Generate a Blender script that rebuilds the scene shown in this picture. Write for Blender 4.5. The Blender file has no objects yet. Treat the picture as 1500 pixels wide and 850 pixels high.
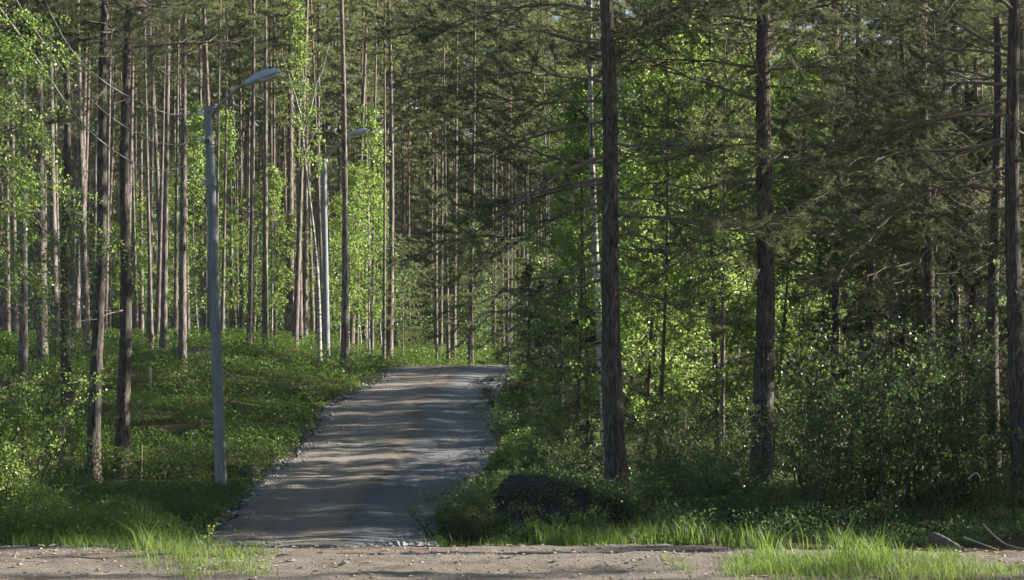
import bpy, math, random
import numpy as np
R = math.radians
rng = np.random.default_rng(7)
scn = bpy.context.scene
COL = scn.collection

# ------------------------------------------------------------------ camera model
EYE, HOR, FPX = 1.6, 555.0, 3000.0          # eye height, horizon row and focal length in photo pixels (1500x850)
def wx(px, d): return (px - 750.0) / FPX * d
def wz(py, d): return EYE - (py - HOR) / FPX * d

# ------------------------------------------------------------------ small numpy tools
def sstep(a, b, x):
    t = np.clip((x - a) / (b - a), 0, 1)
    return t * t * (3 - 2 * t)
def hsh(*c):
    h = np.zeros(np.broadcast(*c).shape)
    for k, v in zip((127.1, 311.7, 74.7), c):
        h = h + v * k
    s = np.sin(h) * 43758.5453
    return s - np.floor(s)
def vnoise2(x, y):
    xi, yi = np.floor(x), np.floor(y)
    fx, fy = x - xi, y - yi
    fx, fy = fx * fx * (3 - 2 * fx), fy * fy * (3 - 2 * fy)
    a, b = hsh(xi, yi), hsh(xi + 1, yi)
    c, d = hsh(xi, yi + 1), hsh(xi + 1, yi + 1)
    return (a * (1 - fx) + b * fx) * (1 - fy) + (c * (1 - fx) + d * fx) * fy
def fbm(x, y, o=3):
    s, a = 0, .5
    for k in range(o):
        s = s + a * vnoise2(x * 2 ** k + 17 * k, y * 2 ** k - 9 * k); a *= .5
    return s
def unit(v):
    return v / np.maximum(np.linalg.norm(v, axis=-1, keepdims=True), 1e-9)

# ------------------------------------------------------------------ mesh building
class Geo:
    def __init__(s): s.V, s.F, s.M, s.n = [], [], [], 0
    def add(s, V, F, m=0):
        V = np.asarray(V, float).reshape(-1, 3); F = np.asarray(F, int)
        if not len(F): return
        s.V.append(V); s.F.append(F + s.n); s.M.append(np.full(len(F), m)); s.n += len(V)
    def arrays(s):
        return [(v, f - o, m) for v, f, m, o in zip(s.V, s.F, s.M, np.cumsum([0] + [len(v) for v in s.V])[:-1])]
    def mesh(s, name, mats, smooth=True):
        me = bpy.data.meshes.new(name)
        V = np.concatenate(s.V)
        tot = np.concatenate([np.full(len(f), f.shape[1]) for f in s.F])
        loops = np.concatenate([f.ravel() for f in s.F])
        me.vertices.add(len(V)); me.vertices.foreach_set('co', V.astype(np.float32).ravel())
        me.loops.add(len(loops)); me.loops.foreach_set('vertex_index', loops.astype(np.int32))
        me.polygons.add(len(tot))
        me.polygons.foreach_set('loop_start', np.concatenate([[0], np.cumsum(tot)[:-1]]).astype(np.int32))
        me.polygons.foreach_set('loop_total', tot.astype(np.int32))
        for m in mats: me.materials.append(m)
        me.polygons.foreach_set('material_index', np.concatenate(s.M).astype(np.int32))
        me.polygons.foreach_set('use_smooth', np.full(len(tot), smooth))
        me.update(calc_edges=True)
        return me
def link(name, me, parent=None):
    o = bpy.data.objects.new(name, me); COL.objects.link(o)
    if parent is not None: o.parent = parent
    return o
def empty(name, loc):
    o = bpy.data.objects.new(name, None); COL.objects.link(o); o.location = loc
    o.empty_display_size = .2
    return o
def tag(o, label, cat, group=None):
    o['label'] = label; o['category'] = cat
    if group: o['group'] = group
    return o
def kind(o, k): o['kind'] = k; return o

def tube(P, r, n=6, cap=True):
    P = np.asarray(P, float); r = np.broadcast_to(np.asarray(r, float), (len(P),))
    T = unit(np.gradient(P, axis=0))
    ref = np.array([.13, .21, 1.0]) if abs(T[:, 2]).mean() < .8 else np.array([1.0, .17, .05])
    U = unit(np.cross(T, ref)); W = np.cross(T, U)
    a = np.arange(n) / n * 2 * math.pi
    V = P[:, None] + r[:, None, None] * (np.cos(a)[None, :, None] * U[:, None] + np.sin(a)[None, :, None] * W[:, None])
    i, j = np.meshgrid(np.arange(len(P) - 1), np.arange(n), indexing='ij')
    q = np.stack([i * n + j, i * n + (j + 1) % n, (i + 1) * n + (j + 1) % n, (i + 1) * n + j], -1).reshape(-1, 4)
    return V.reshape(-1, 3), q
def captube(g, P, r, n=10, m=0):
    V, q = tube(P, r, n); g.add(V, q, m)
    for k, c in ((0, P[0]), (len(P) - 1, P[-1])):
        ring = V[k * n:(k + 1) * n]
        f = [(n, (j + 1) % n, j) if k == 0 else (n, j, (j + 1) % n) for j in range(n)]
        g.add(np.vstack([ring, np.asarray(c)[None]]), f, m)
def box(g, c, s, m=0, rot=None):
    v = np.array([[x, y, z] for x in (-.5, .5) for y in (-.5, .5) for z in (-.5, .5)]) * s
    if rot is not None: v = v @ rot.T
    g.add(v + c, [(0, 1, 3, 2), (4, 6, 7, 5), (0, 4, 5, 1), (2, 3, 7, 6), (0, 2, 6, 4), (1, 5, 7, 3)], m)
def grid_faces(ny, nx):
    i, j = np.meshgrid(np.arange(ny - 1), np.arange(nx - 1), indexing='ij')
    return np.stack([i * nx + j, i * nx + j + 1, (i + 1) * nx + j + 1, (i + 1) * nx + j], -1).reshape(-1, 4)

# needles: blades round shoots;  leaves: small folded rhombs
def needles(P, D, n, slen, nl, w, spread=.75):
    N = len(P)
    if N == 0: return np.zeros((0, 3)), np.zeros((0, 3), int)
    P = np.repeat(P, n, 0); D = np.repeat(D, n, 0); M = len(P)
    t = rng.random((M, 1))
    L = np.repeat(np.broadcast_to(np.asarray(slen, float), (N,)), n)[:, None]
    base = P - D * L * (1 - t)
    perp = unit(np.cross(D, rng.normal(size=(M, 3))))
    s = spread * (1.1 - .5 * t) * (.7 + .6 * rng.random((M, 1)))
    d = unit(D + perp * s * 1.3 + np.array([0, 0, .12]))
    side = unit(np.cross(d, rng.normal(size=(M, 3)))) * w * (.7 + .6 * rng.random((M, 1)))
    ln = nl * (.7 + .5 * rng.random((M, 1)))
    V = np.stack([base - side * .5, base + side * .5, base + d * ln], 1).reshape(-1, 3)
    return V, np.arange(M * 3).reshape(-1, 3)
def leaves(P, size, up=.6, droop=.25):
    M = len(P)
    nrm = unit(rng.normal(size=(M, 3)) * (1 - up * .5) + np.array([0, 0, up]))
    d = unit(np.cross(nrm, rng.normal(size=(M, 3)))); d[:, 2] -= droop; d = unit(d)
    sd = unit(np.cross(d, nrm))
    s = (np.asarray(size) * (.65 + .7 * rng.random(M)))[:, None]
    f = nrm * s * .1
    V = np.stack([P, P + d * s * .45 + sd * s * .36 + f, P + d * s, P + d * s * .45 - sd * s * .36 + f], 1).reshape(-1, 3)
    return V, np.arange(M * 4).reshape(-1, 4)

# ------------------------------------------------------------------ materials
def mat(name):
    m = bpy.data.materials.new(name); m.use_nodes = True
    nt = m.node_tree; nt.nodes.clear()
    return m, nt, nt.nodes.new('ShaderNodeOutputMaterial')
class N:
    def __init__(s, nt): s.nt = nt
    def new(s, t, **k):
        n = s.nt.nodes.new(t)
        for a, v in k.items(): setattr(n, a, v)
        return n
    def link(s, a, b): s.nt.links.new(a, b)
    def coord(s, scale=(1, 1, 1), out='Object'):
        t = s.new('ShaderNodeTexCoord'); m = s.new('ShaderNodeMapping'); m.inputs['Scale'].default_value = scale
        s.link(t.outputs[out], m.inputs[0]); return m.outputs[0]
    def noise(s, vec, scale, detail=3, rough=.55):
        n = s.new('ShaderNodeTexNoise'); n.inputs['Scale'].default_value = scale; n.inputs['Detail'].default_value = detail
        n.inputs['Roughness'].default_value = rough
        s.link(vec, n.inputs['Vector']); return n.outputs['Fac']
    def ramp(s, fac, stops, interp='LINEAR'):
        r = s.new('ShaderNodeValToRGB'); r.color_ramp.interpolation = interp
        e = r.color_ramp.elements
        while len(e) > 1: e.remove(e[-1])
        e[0].position, e[0].color = stops[0][0], (*stops[0][1], 1)
        for p, c in stops[1:]:
            x = e.new(p); x.color = (*c, 1)
        s.link(fac, r.inputs[0]); return r.outputs[0]
    def mix(s, f, a, b, mode='MIX'):
        m = s.new('ShaderNodeMix', data_type='RGBA', blend_type=mode)
        for v, i in ((f, 0), (a, 6), (b, 7)):
            if hasattr(v, 'node'): s.link(v, m.inputs[i])
            elif i == 0: m.inputs[0].default_value = v
            else: m.inputs[i].default_value = (*v, 1)
        return m.outputs[2]
    def math(s, op, a, b=0.0, c=None, clamp=False):
        m = s.new('ShaderNodeMath', operation=op, use_clamp=clamp)
        for i, v in enumerate((a, b) if c is None else (a, b, c)):
            if hasattr(v, 'node'): s.link(v, m.inputs[i])
            else: m.inputs[i].default_value = v
        return m.outputs[0]
    def rnd(s): return s.new('ShaderNodeObjectInfo').outputs['Random']
    def bsdf(s, out, col, rough=.8, spec=.3, bump=None, bstr=.5, bdist=.02, metal=0):
        b = s.new('ShaderNodeBsdfPrincipled')
        if hasattr(col, 'node'): s.link(col, b.inputs['Base Color'])
        else: b.inputs['Base Color'].default_value = (*col, 1)
        b.inputs['Roughness'].default_value = rough; b.inputs['Specular IOR Level'].default_value = spec
        b.inputs['Metallic'].default_value = metal
        if bump is not None:
            k = s.new('ShaderNodeBump'); k.inputs['Strength'].default_value = bstr; k.inputs['Distance'].default_value = bdist
            s.link(bump, k.inputs['Height']); s.link(k.outputs[0], b.inputs['Normal'])
        if out is not None: s.link(b.outputs[0], out.inputs[0])
        return b
def foliage(name, c1, c2, tcol, trans=.4, rough=.45, spec=.35, nscale=6., dead=None):
    m, nt, out = mat(name); n = N(nt)
    f = n.noise(n.coord(), nscale, 2, .8)
    f = n.math('ADD', n.math('MULTIPLY', n.math('SUBTRACT', f, .5), 2.2), .5, clamp=True)
    f = n.math('ADD', n.math('MULTIPLY', f, .75), n.math('MULTIPLY', n.rnd(), .25))
    c = n.mix(f, c1, c2)
    if dead:
        g = n.noise(n.coord(), 1.3, 2, .6)
        c = n.mix(n.math('MULTIPLY', n.math('SUBTRACT', g, .7), 8, clamp=True), c, dead)
    b = n.bsdf(None, c, rough, spec)
    t = n.new('ShaderNodeBsdfTranslucent'); n.link(n.mix(f, tcol, tuple(min(1, v * 1.25) for v in tcol)), t.inputs[0])
    x = n.new('ShaderNodeMixShader'); x.inputs[0].default_value = trans
    n.link(b.outputs[0], x.inputs[1]); n.link(t.outputs[0], x.inputs[2]); n.link(x.outputs[0], out.inputs[0])
    return m
def pine_bark(name, z0, z1, near):
    m, nt, out = mat(name); n = N(nt)
    t = n.new('ShaderNodeTexCoord'); sp = n.new('ShaderNodeSeparateXYZ'); n.link(t.outputs['Object'], sp.inputs[0])
    h = n.new('ShaderNodeMapRange', interpolation_type='SMOOTHSTEP'); h.inputs[1].default_value = z0; h.inputs[2].default_value = z1
    big = n.noise(n.coord((1, 1, .4)), 2.2, 3)
    n.link(n.math('ADD', sp.outputs[2], n.math('MULTIPLY', n.math('SUBTRACT', big, .5), 5)), h.inputs[0])
    fis = n.noise(n.coord((1, 1, .16)), 34 if near else 22, 4, .65)
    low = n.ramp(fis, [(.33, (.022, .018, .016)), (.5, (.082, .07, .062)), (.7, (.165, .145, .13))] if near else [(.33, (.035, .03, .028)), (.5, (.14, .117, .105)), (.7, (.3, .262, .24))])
    up = n.ramp(n.noise(n.coord((1, 1, .35)), 26, 3), [(.35, (.12, .07, .045)), (.55, (.27, .165, .11)), (.75, (.36, .26, .19))])
    c = n.mix(h.outputs[0], low, up)
    lich = n.noise(n.coord((1, 1, .7)), 9, 3)
    c = n.mix(n.math('MULTIPLY', n.math('SUBTRACT', lich, .6), 4, clamp=True), c, (.19, .19, .165))
    n.bsdf(out, c, .95, .15, fis, .9 if near else .5, .03 if near else .015)
    return m
def birch_bark():
    m, nt, out = mat('birch_bark'); n = N(nt)
    band = n.noise(n.coord((.7, .7, 5)), 3.2, 4, .7)
    blot = n.noise(n.coord((1, 1, .6)), 4, 3)
    c = n.ramp(band, [(.38, (.03, .027, .025)), (.5, (.3, .285, .26)), (.75, (.5, .48, .44))])
    c = n.mix(n.math('MULTIPLY', n.math('SUBTRACT', blot, .58), 7, clamp=True), c, (.05, .045, .04))
    n.bsdf(out, c, .7, .25, band, .3, .01)
    return m
def wood(name, a, b, sc=30, stretch=.12, rough=.9):
    m, nt, out = mat(name); n = N(nt)
    f = n.noise(n.coord((1, 1, stretch)), sc, 4, .65)
    g = n.noise(n.coord(), 1.7, 3)
    c = n.mix(n.math('MULTIPLY', n.math('SUBTRACT', g, .5), 2.4, clamp=True), n.mix(f, a, b), tuple(v * .62 for v in a))
    if name == 'weathered_pole':
        k = n.noise(n.coord((1, 1, .012)), 55, 2, .5)
        c = n.mix(n.math('MULTIPLY', n.math('SUBTRACT', k, .6), 9, clamp=True), c, (.06, .062, .068))
        q = n.noise(n.coord((1, 1, .25)), 5, 4, .6)
        c = n.mix(n.math('MULTIPLY', n.math('SUBTRACT', q, .52), 3, clamp=True), c, (.12, .135, .125))
    n.bsdf(out, c, rough, .2, f, .5, .008)
    return m
M_BARK = pine_bark('pine_bark_near', 5, 14, True)
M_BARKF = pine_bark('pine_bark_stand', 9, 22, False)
M_BARKL = pine_bark('pine_bark_shaded_row', 10, 18, True)
M_BIRCH = birch_bark()
M_SPBARK = wood('spruce_bark', (.06, .047, .04), (.15, .12, .1), 26, .3)
M_TWIG = wood('dry_twig', (.1, .082, .068), (.24, .2, .165), 25, .4)
M_DEAD = wood('bleached_deadwood', (.3, .27, .23), (.5, .46, .4), 20, .3)
M_STEM = wood('shrub_stem', (.035, .028, .02), (.09, .07, .05), 20, .4)
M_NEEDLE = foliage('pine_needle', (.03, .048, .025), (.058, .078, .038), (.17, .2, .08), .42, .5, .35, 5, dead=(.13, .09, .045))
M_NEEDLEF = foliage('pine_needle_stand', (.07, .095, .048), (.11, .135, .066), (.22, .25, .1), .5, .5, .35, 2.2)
M_SPRUCE = foliage('spruce_needle', (.02, .045, .022), (.036, .068, .03), (.04, .075, .028), .2, .5, .3, 5)
M_LEAF = foliage('birch_leaf', (.055, .092, .034), (.1, .14, .052), (.31, .43, .1), .55, .3, .5, 9)
M_LEAFD = foliage('thicket_leaf', (.03, .06, .024), (.062, .1, .038), (.18, .27, .075), .4, .38, .45, 7)
M_BILB = foliage('bilberry_leaf', (.036, .072, .016), (.078, .12, .026), (.17, .27, .045), .34, .42, .35, 1.1)
M_GRASS = foliage('grass_blade', (.07, .12, .024), (.13, .175, .04), (.19, .28, .05), .45, .45, .3, 5)
M_STRAW = foliage('dry_straw', (.34, .29, .17), (.45, .39, .24), (.4, .33, .18), .3, .6, .2, 5)
M_MOSS = foliage('grey_moss_plant', (.05, .065, .035), (.09, .1, .055), (.08, .1, .04), .3, .6, .2, 5)

def ground_mat():
    m, nt, out = mat('forest_floor'); n = N(nt); co = n.coord()
    a = n.noise(co, .7, 4); b = n.noise(co, 9, 5, .7); f = n.noise(co, 55, 3, .7)
    c = n.mix(b, (.035, .028, .016), (.1, .075, .045))
    c = n.mix(n.math('MULTIPLY', n.math('SUBTRACT', a, .48), 6, clamp=True), c, n.mix(f, (.022, .038, .01), (.06, .08, .022)))
    n.bsdf(out, c, .95, .1, n.math('ADD', b, n.math('MULTIPLY', f, .4)), .8, .06)
    return m
def track_mat():
    m, nt, out = mat('dirt_track'); n = N(nt); co = n.coord()
    a = n.noise(n.coord((.35, 1, 1)), 1.6, 4); b = n.noise(n.coord((.55, 1, 1)), 16, 5, .7); f = n.noise(co, 90, 3, .75)
    c = n.mix(b, (.105, .094, .08), (.275, .235, .19))
    c = n.mix(n.math('MULTIPLY', n.math('SUBTRACT', f, .52), 5, clamp=True), c, (.52, .48, .43))
    c = n.mix(n.math('MULTIPLY', n.math('SUBTRACT', a, .54), 6, clamp=True), c, n.mix(f, (.07, .05, .034), (.2, .155, .11)))
    n.bsdf(out, c, .95, .15, n.math('ADD', b, n.math('MULTIPLY', f, .7)), .9, .05)
    return m
def road_mat():
    m, nt, out = mat('gravel'); n = N(nt); co = n.coord()
    uv = n.new('ShaderNodeUVMap'); sp = n.new('ShaderNodeSeparateXYZ'); n.link(uv.outputs[0], sp.inputs[0])
    w = n.noise(n.coord((1, .3, 1)), 1.3, 3)
    u = n.math('ADD', sp.outputs[0], n.math('MULTIPLY', n.math('SUBTRACT', w, .5), .22))
    st = n.noise(co, 70, 3, .75); b = n.noise(n.coord((1, .25, 1)), 3.5, 5, .7); p = n.noise(co, 14, 4, .7)
    old = n.mix(b, (.215, .18, .15), (.41, .368, .32)); new = n.mix(b, (.15, .163, .183), (.28, .298, .325))
    k = n.new('ShaderNodeMapRange', interpolation_type='SMOOTHSTEP'); n.link(u, k.inputs[0]); k.inputs[1].default_value = .5; k.inputs[2].default_value = .62
    k2 = n.new('ShaderNodeMapRange', interpolation_type='SMOOTHSTEP'); n.link(u, k2.inputs[0]); k2.inputs[1].default_value = 1.0; k2.inputs[2].default_value = .9
    c = n.mix(n.math('MULTIPLY', k.outputs[0], k2.outputs[0]), old, new)
    c = n.mix(n.math('MULTIPLY', n.math('SUBTRACT', st, .55), 5, clamp=True), c, (.5, .48, .45))
    c = n.mix(n.math('MULTIPLY', n.math('SUBTRACT', p, .53), 6, clamp=True), c, n.mix(.6, c, (.075, .06, .045)))
    for tr in (.3, .76):
        w2 = n.math('SUBTRACT', 1, n.math('MULTIPLY', n.math('ABSOLUTE', n.math('SUBTRACT', u, tr)), 9), clamp=True)
        c = n.mix(n.math('MULTIPLY', w2, n.math('MULTIPLY', st, .55)), c, (.4, .39, .37))
    # brown seam of litter between the two lanes
    s2 = n.math('SUBTRACT', 1, n.math('MULTIPLY', n.math('ABSOLUTE', n.math('SUBTRACT', u, .55)), 14), clamp=True)
    c = n.mix(n.math('MULTIPLY', s2, n.math('MULTIPLY', n.math('SUBTRACT', b, .35), 2.5, clamp=True)), c, (.11, .082, .055))
    n.bsdf(out, c, .92, .2, n.math('ADD', st, p), 1.0, .07)
    return m
def stone_mat(name, a, b):
    m, nt, out = mat(name); n = N(nt); co = n.coord()
    f = n.noise(co, 6, 5, .7); c = n.mix(f, a, b)
    c = n.mix(n.math('MULTIPLY', n.math('SUBTRACT', n.rnd(), .4), .3, clamp=True), c, b)
    n.bsdf(out, c, .9, .2, f, .8, .03)
    return m
def plain(name, col, rough, metal=0., var=.25, sc=12):
    m, nt, out = mat(name); n = N(nt)
    f = n.noise(n.coord(), sc, 4, .6)
    n.bsdf(out, n.mix(f, tuple(v * (1 - var) for v in col), tuple(min(1, v * (1 + var)) for v in col)), rough, .4, f, .15, .003, metal)
    return m
M_GROUND, M_TRACK, M_ROAD = ground_mat(), track_mat(), road_mat()
M_STONE = stone_mat('grey_stone', (.12, .12, .12), (.36, .35, .34))
M_ROCK = stone_mat('dark_rock', (.035, .036, .034), (.12, .12, .11))
M_POLE = wood('weathered_pole', (.16, .172, .188), (.29, .305, .32), 26, .06, .85)
M_LAMP = plain('lamp_housing_paint', (.36, .43, .5), .35, 0, .12)
M_ARM = plain('galvanised_arm', (.22, .24, .25), .5, .5, .2)
M_LENS = plain('lamp_lens', (.5, .5, .42), .25, 0, .1)
M_CERAM = plain('ceramic_insulator', (.75, .75, .72), .3, 0, .08)
M_IRON = plain('iron_band', (.03, .032, .035), .6, .4, .2)
M_CABLE = plain('cable_sheath', (.24, .24, .235), .55, 0, .15)
M_PEAT = stone_mat('peaty_soil', (.014, .014, .013), (.05, .047, .042))

# ------------------------------------------------------------------ terrain
_Y = np.arange(-40, 400, .5)
_B = np.interp(_Y, [-40, 0, 14, 20, 22, 26, 32, 36, 42, 50, 57, 64, 70, 76, 85, 100, 130, 160, 200, 260, 400],
               [0, 0, 0, -.05, -.18, -.65, -1.12, -1.28, -.71, .02, .74, 1.46, 1.98, 2.05, 2.12, 2.4, 3.3, 9, 20, 33, 40])
_B = np.convolve(np.pad(_B, 3, mode='edge'), np.ones(7) / 7, 'valid')
def base(y): return np.interp(y, _Y, _B)
RY = [19, 22, 28, 36, 42, 50, 54, 57, 60, 64, 70, 76, 84, 92, 100, 110]
RL = [-3.3, -3.5, -4.4, -5.35, -5.35, -5.1, -5.1, -5.35, -4.9, -4.35, -4.1, -3.2, -1.0, 2.2, 7, 14]
RR = [-.9, -.95, -1.2, -1.3, -.75, -.2, -.35, -.45, -.35, -.2, .25, 1.3, 3.6, 7, 11.5, 19]
def roadmask(x, y, m=.35):
    l, r = np.interp(y, RY, RL), np.interp(y, RY, RR)
    s = sstep(l - m, l + m, x) * (1 - sstep(r - m, r + m, x))
    return s * sstep(19, 20.5, y) * (1 - sstep(108, 111, y))
def trackfar(x): return 20.75 + .25 * np.sin(x * .9) + .75 * (fbm(x * 1.3, x * 0 + 3, 4) - .45) - .9 * sstep(1.2, 3.2, x) - .35 * sstep(-3.2, -5, x)
def trackmask(x, y):
    return sstep(8.8, 9.5, y) * (1 - sstep(trackfar(x) - .12, trackfar(x) + .1, y)) * (1 - sstep(16, 18, np.abs(x)))
def TZ0(x, y):
    x, y = np.asarray(x, float), np.asarray(y, float)
    b = base(y)
    left = sstep(-5.6, -9.5, x) * np.interp(y, [20, 30, 42, 60, 70, 80, 110, 150], [0, 0, .1, .35, .55, .75, .8, 0])
    rt = sstep(-.2, 2.2, x) * sstep(21, 24, y) * (1 - sstep(44, 56, y))
    z = b + left
    z = z * (1 - rt) + np.maximum(z, -.22) * rt
    far = np.hypot(x, np.maximum(y - 60, 0)) 
    return z
def TZ(x, y):
    x, y = np.asarray(x, float), np.asarray(y, float)
    free = 1 - np.maximum(roadmask(x, y, .9), trackmask(x, y))
    n = (fbm(x * .45, y * .45) - .45) * .34 + (fbm(x * 1.7 + 5, y * 1.7) - .45) * .12
    return TZ0(x, y) + n * free - .09 * roadmask(x, y, .3) - .06 * trackmask(x, y)
def tz(x, y): return float(TZ(np.array([x]), np.array([y]))[0])
def at_px(px, py, lo=24., hi=130.):
    d = np.arange(lo, hi, .25); p = HOR + (EYE - TZ0(wx(px, d), d)) / d * FPX
    k = np.argmin(np.abs(p - py)); return float(wx(px, d[k])), float(d[k])

xs = np.concatenate([[-1600, -800, -400, -200, -120], np.arange(-70, -18, 2.), np.arange(-18, 14, .25), np.arange(14, 71, 2.), [120, 200, 400, 800, 1600]])
ys = np.concatenate([[-1500, -600, -200, -60], np.arange(-20, 14, 2.), np.arange(14, 82, .25), np.arange(82, 130, 1.), np.arange(130, 262, 6.), [300, 400, 700, 1600]])
X, Y = np.meshgrid(xs, ys)
g = Geo(); g.add(np.stack([X, Y, TZ(X, Y)], -1), grid_faces(len(ys), len(xs)))
kind(link('ground', g.mesh('ground', [M_GROUND])), 'structure')

def strip(name, ylist, nx, lfun, rfun, zfun, m):
    u = np.linspace(0, 1, nx); U, Yv = np.meshgrid(u, ylist)
    Xv = lfun(Yv) * (1 - U) + rfun(Yv) * U
    g = Geo(); g.add(np.stack([Xv, Yv, zfun(Xv, Yv, U)], -1), grid_faces(len(ylist), nx))
    me = g.mesh(name, [m])
    uvl = me.uv_layers.new(name='UVMap'); li = np.zeros(len(me.loops), np.int32); me.loops.foreach_get('vertex_index', li)
    uvl.data.foreach_set('uv', np.stack([U.ravel()[li], Yv.ravel()[li]], -1).astype(np.float32).ravel())
    return kind(link(name, me), 'structure')
wob = lambda y, s: .5 * (fbm(y * .9 + s, y * 0 + s) - .45) + .1 * (vnoise2(y * 4 + s, y * 0) - .5)
strip('gravel_road', np.arange(19.5, 110, .2), 40, lambda y: np.interp(y, RY, RL) + wob(y, 3), lambda y: np.interp(y, RY, RR) + wob(y, 11),
      lambda x, y, u: TZ0(x, y) + .05 * (1 - (2 * u - 1) ** 2) - .05 * (np.abs(2 * u - 1) > .97) + .03 * (fbm(x * 1.2, y * .5) - .45)
      - .035 * np.exp(-((u - .3) / .09) ** 2) - .035 * np.exp(-((u - .76) / .09) ** 2) + .02 * (vnoise2(x * 7, y * 7) - .5) - .05 * sstep(21.2, 19.8, y), M_ROAD)
tx = np.arange(-17, 17.01, .08); ty = np.linspace(0, 1, 180)
TXg, TU = np.meshgrid(tx, ty); TYg = 9 + (trackfar(TXg) - 9) * TU
g = Geo()
g.add(np.stack([TXg, TYg, TZ0(TXg, TYg) + .02 + .05 * (fbm(TXg * .7, TYg * 1.6) - .45) + .06 * (fbm(TXg * 2.2, TYg * 4) - .45) + .03 * (vnoise2(TXg * 9, TYg * 11) - .5) - .03 * (TU > .985) - .03 * np.exp(-((TYg - 17.6) / .25) ** 2)], -1), grid_faces(180, len(tx)))
kind(link('dirt_track', g.mesh('dirt_track', [M_TRACK])), 'structure')

# ------------------------------------------------------------------ limbs, crowns, trees
def curve(p0, d, L, n, bend=(0, 0, 0), jit=.03):
    t = np.linspace(0, 1, n)[:, None]
    P = np.asarray(p0) + unit(np.asarray(d, float)) * L * t + np.asarray(bend) * L * t ** 2
    P[1:] += rng.normal(size=(n - 1, 3)) * jit * L * t[1:]
    return P
def pine_limb(L, near=True, bare=.25, bend=0.0, dens=1.0):
    """a bough along +X: (wood geo, shoots positions, directions)"""
    w = Geo(); SP, SD = [], []
    main = curve((0, 0, 0), (1, 0, 0), L, 12, (0, rng.normal() * .25, bend), .018)
    main[:, 2] += .06 * L * np.sin(np.linspace(0, 1, 12) * rng.uniform(3, 7) + rng.uniform(0, 6)) * np.linspace(0, 1, 12)
    r0 = .008 + .0058 * L
    w.add(*tube(main, np.linspace(r0, .006, 12), 6 if near else 4))
    nt = int(L * (8.5 if near else 4.5) * dens)
    for k in range(nt):
        t = bare + (1 - bare) * (k + rng.random()) / nt
        p = np.array([np.interp(t, np.linspace(0, 1, 12), main[:, i]) for i in range(3)])
        sgn = 1 if k % 2 else -1
        l = L * (.1 + (.42 if near else .36) * (1 - t) * min(1, (t - bare * .5) * 3)) * (.6 + .7 * rng.random()) + .08
        a = R(rng.uniform(38, 68)) * sgn
        d = np.array([math.cos(a), math.sin(a), rng.normal() * (.36 if near else .22) + .05])
        tw = curve(p, d, l, 6, (0.12, 0, .12), .03)
        if near or k % 2: w.add(*tube(tw, np.linspace(.006 + .005 * l, .0025, 6), 4 if near else 3))
        ns = max(1, int(l / (.068 if near else .15)))
        for q in range(ns):
            s = (.48 + .52 * (q + 1) / ns) if near else .3 + .7 * (q + 1) / ns
            pp = np.array([np.interp(s, np.linspace(0, 1, 6), tw[:, i]) for i in range(3)])
            dd = unit(unit(d) * .8 + rng.normal(size=3) * .5 + np.array([.15, 0, .25]))
            ll = rng.uniform(.07, .2)
            if near and rng.random() < .5: w.add(*tube(np.stack([pp, pp + dd * ll]), [.003, .0015], 3))
            SP.append(pp + dd * ll); SD.append(dd)
        SP.append(tw[-1] + d * .06); SD.append(unit(d + np.array([0, 0, .2])))
    SP.append(main[-1] + np.array([.08, 0, 0])); SD.append(np.array([1., 0, .1]))
    return w, np.array(SP), np.array(SD)
def rotz(a): c, s = math.cos(a), math.sin(a); return np.array([[c, -s, 0], [s, c, 0], [0, 0, 1]])
def roty(a): c, s = math.cos(a), math.sin(a); return np.array([[c, 0, s], [0, 1, 0], [-s, 0, c]])
def trunk_geo(H, r, path=None, sides=12, dz=.5, relief=0., flare=.35, m=0):
    n = max(8, int(H / dz)); t = np.linspace(0, 1, n)
    P = np.stack([np.zeros(n), np.zeros(n), t * H], -1) if path is None else np.stack([path[0](t * H), path[1](t * H), t * H], -1)
    rad = r * (1 - .16 * np.minimum(t * H / 6, 1)) * (1 - t * .78) * (1 + flare * np.exp(-t * H / .28))
    V, q = tube(P, rad, sides)
    if relief:
        C = np.repeat(P, sides, 0); a = np.tile(np.arange(sides), n)
        k = vnoise2(a * .8 + 3, np.repeat(t * H, sides) * 3.1) * .6 + vnoise2(a * .45, np.repeat(t * H, sides) * 9) * .4
        V = C + (V - C) * (1 + relief * (k - .5))[:, None]
    g = Geo(); g.add(V, q, m)
    return g, P, rad
def add_geo(dst, src, A, t, m=0):
    for v, f, mm in src.arrays(): dst.add(v @ A.T + t, f, m)

# --- far / stand pines: a handful of variants share their meshes
far_limbs = [pine_limb(2.0, False, .15, b) for b in (-.1, 0, .1, .05, -.05, .15)]
def crown_mesh(name, H, start, rad, nl, nblade, nl_len, nw, scale_top=.35, asym=0):
    wd = Geo(); P, D = [], []
    for i in range(nl):
        f = (i + rng.random()) / nl
        z = H * (start + (1 - start) * f ** .9)
        w, sp, sd = far_limbs[i % 6]
        prof = (.55 + .45 * math.sin(min(1, f * 1.6) * math.pi * .5)) * (1 - (max(0, f - .3) / .7) ** 1.6 * (1 - scale_top))
        s = rad / 2.0 * prof * rng.uniform(.55, 1.3)
        az = i * 2.4 + rng.normal() * .5
        pitch = R(rng.uniform(-12, 18) - 45 * f * f)
        A = rotz(az) @ roty(pitch) * s
        t = np.array([0, 0, z])
        add_geo(wd, w, A, t)
        P.append(sp @ A.T + t); D.append(unit(sd @ A.T))
    P, D = np.concatenate(P), np.concatenate(D)
    V, F = needles(P, D, nblade, .22, nl_len, nw, .9)
    g = Geo(); g.add(V, F, 0)
    for v, f, m in wd.arrays(): g.add(v, f, 1)
    return g.mesh(name, [M_NEEDLEF, M_BARKF], False)
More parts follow.
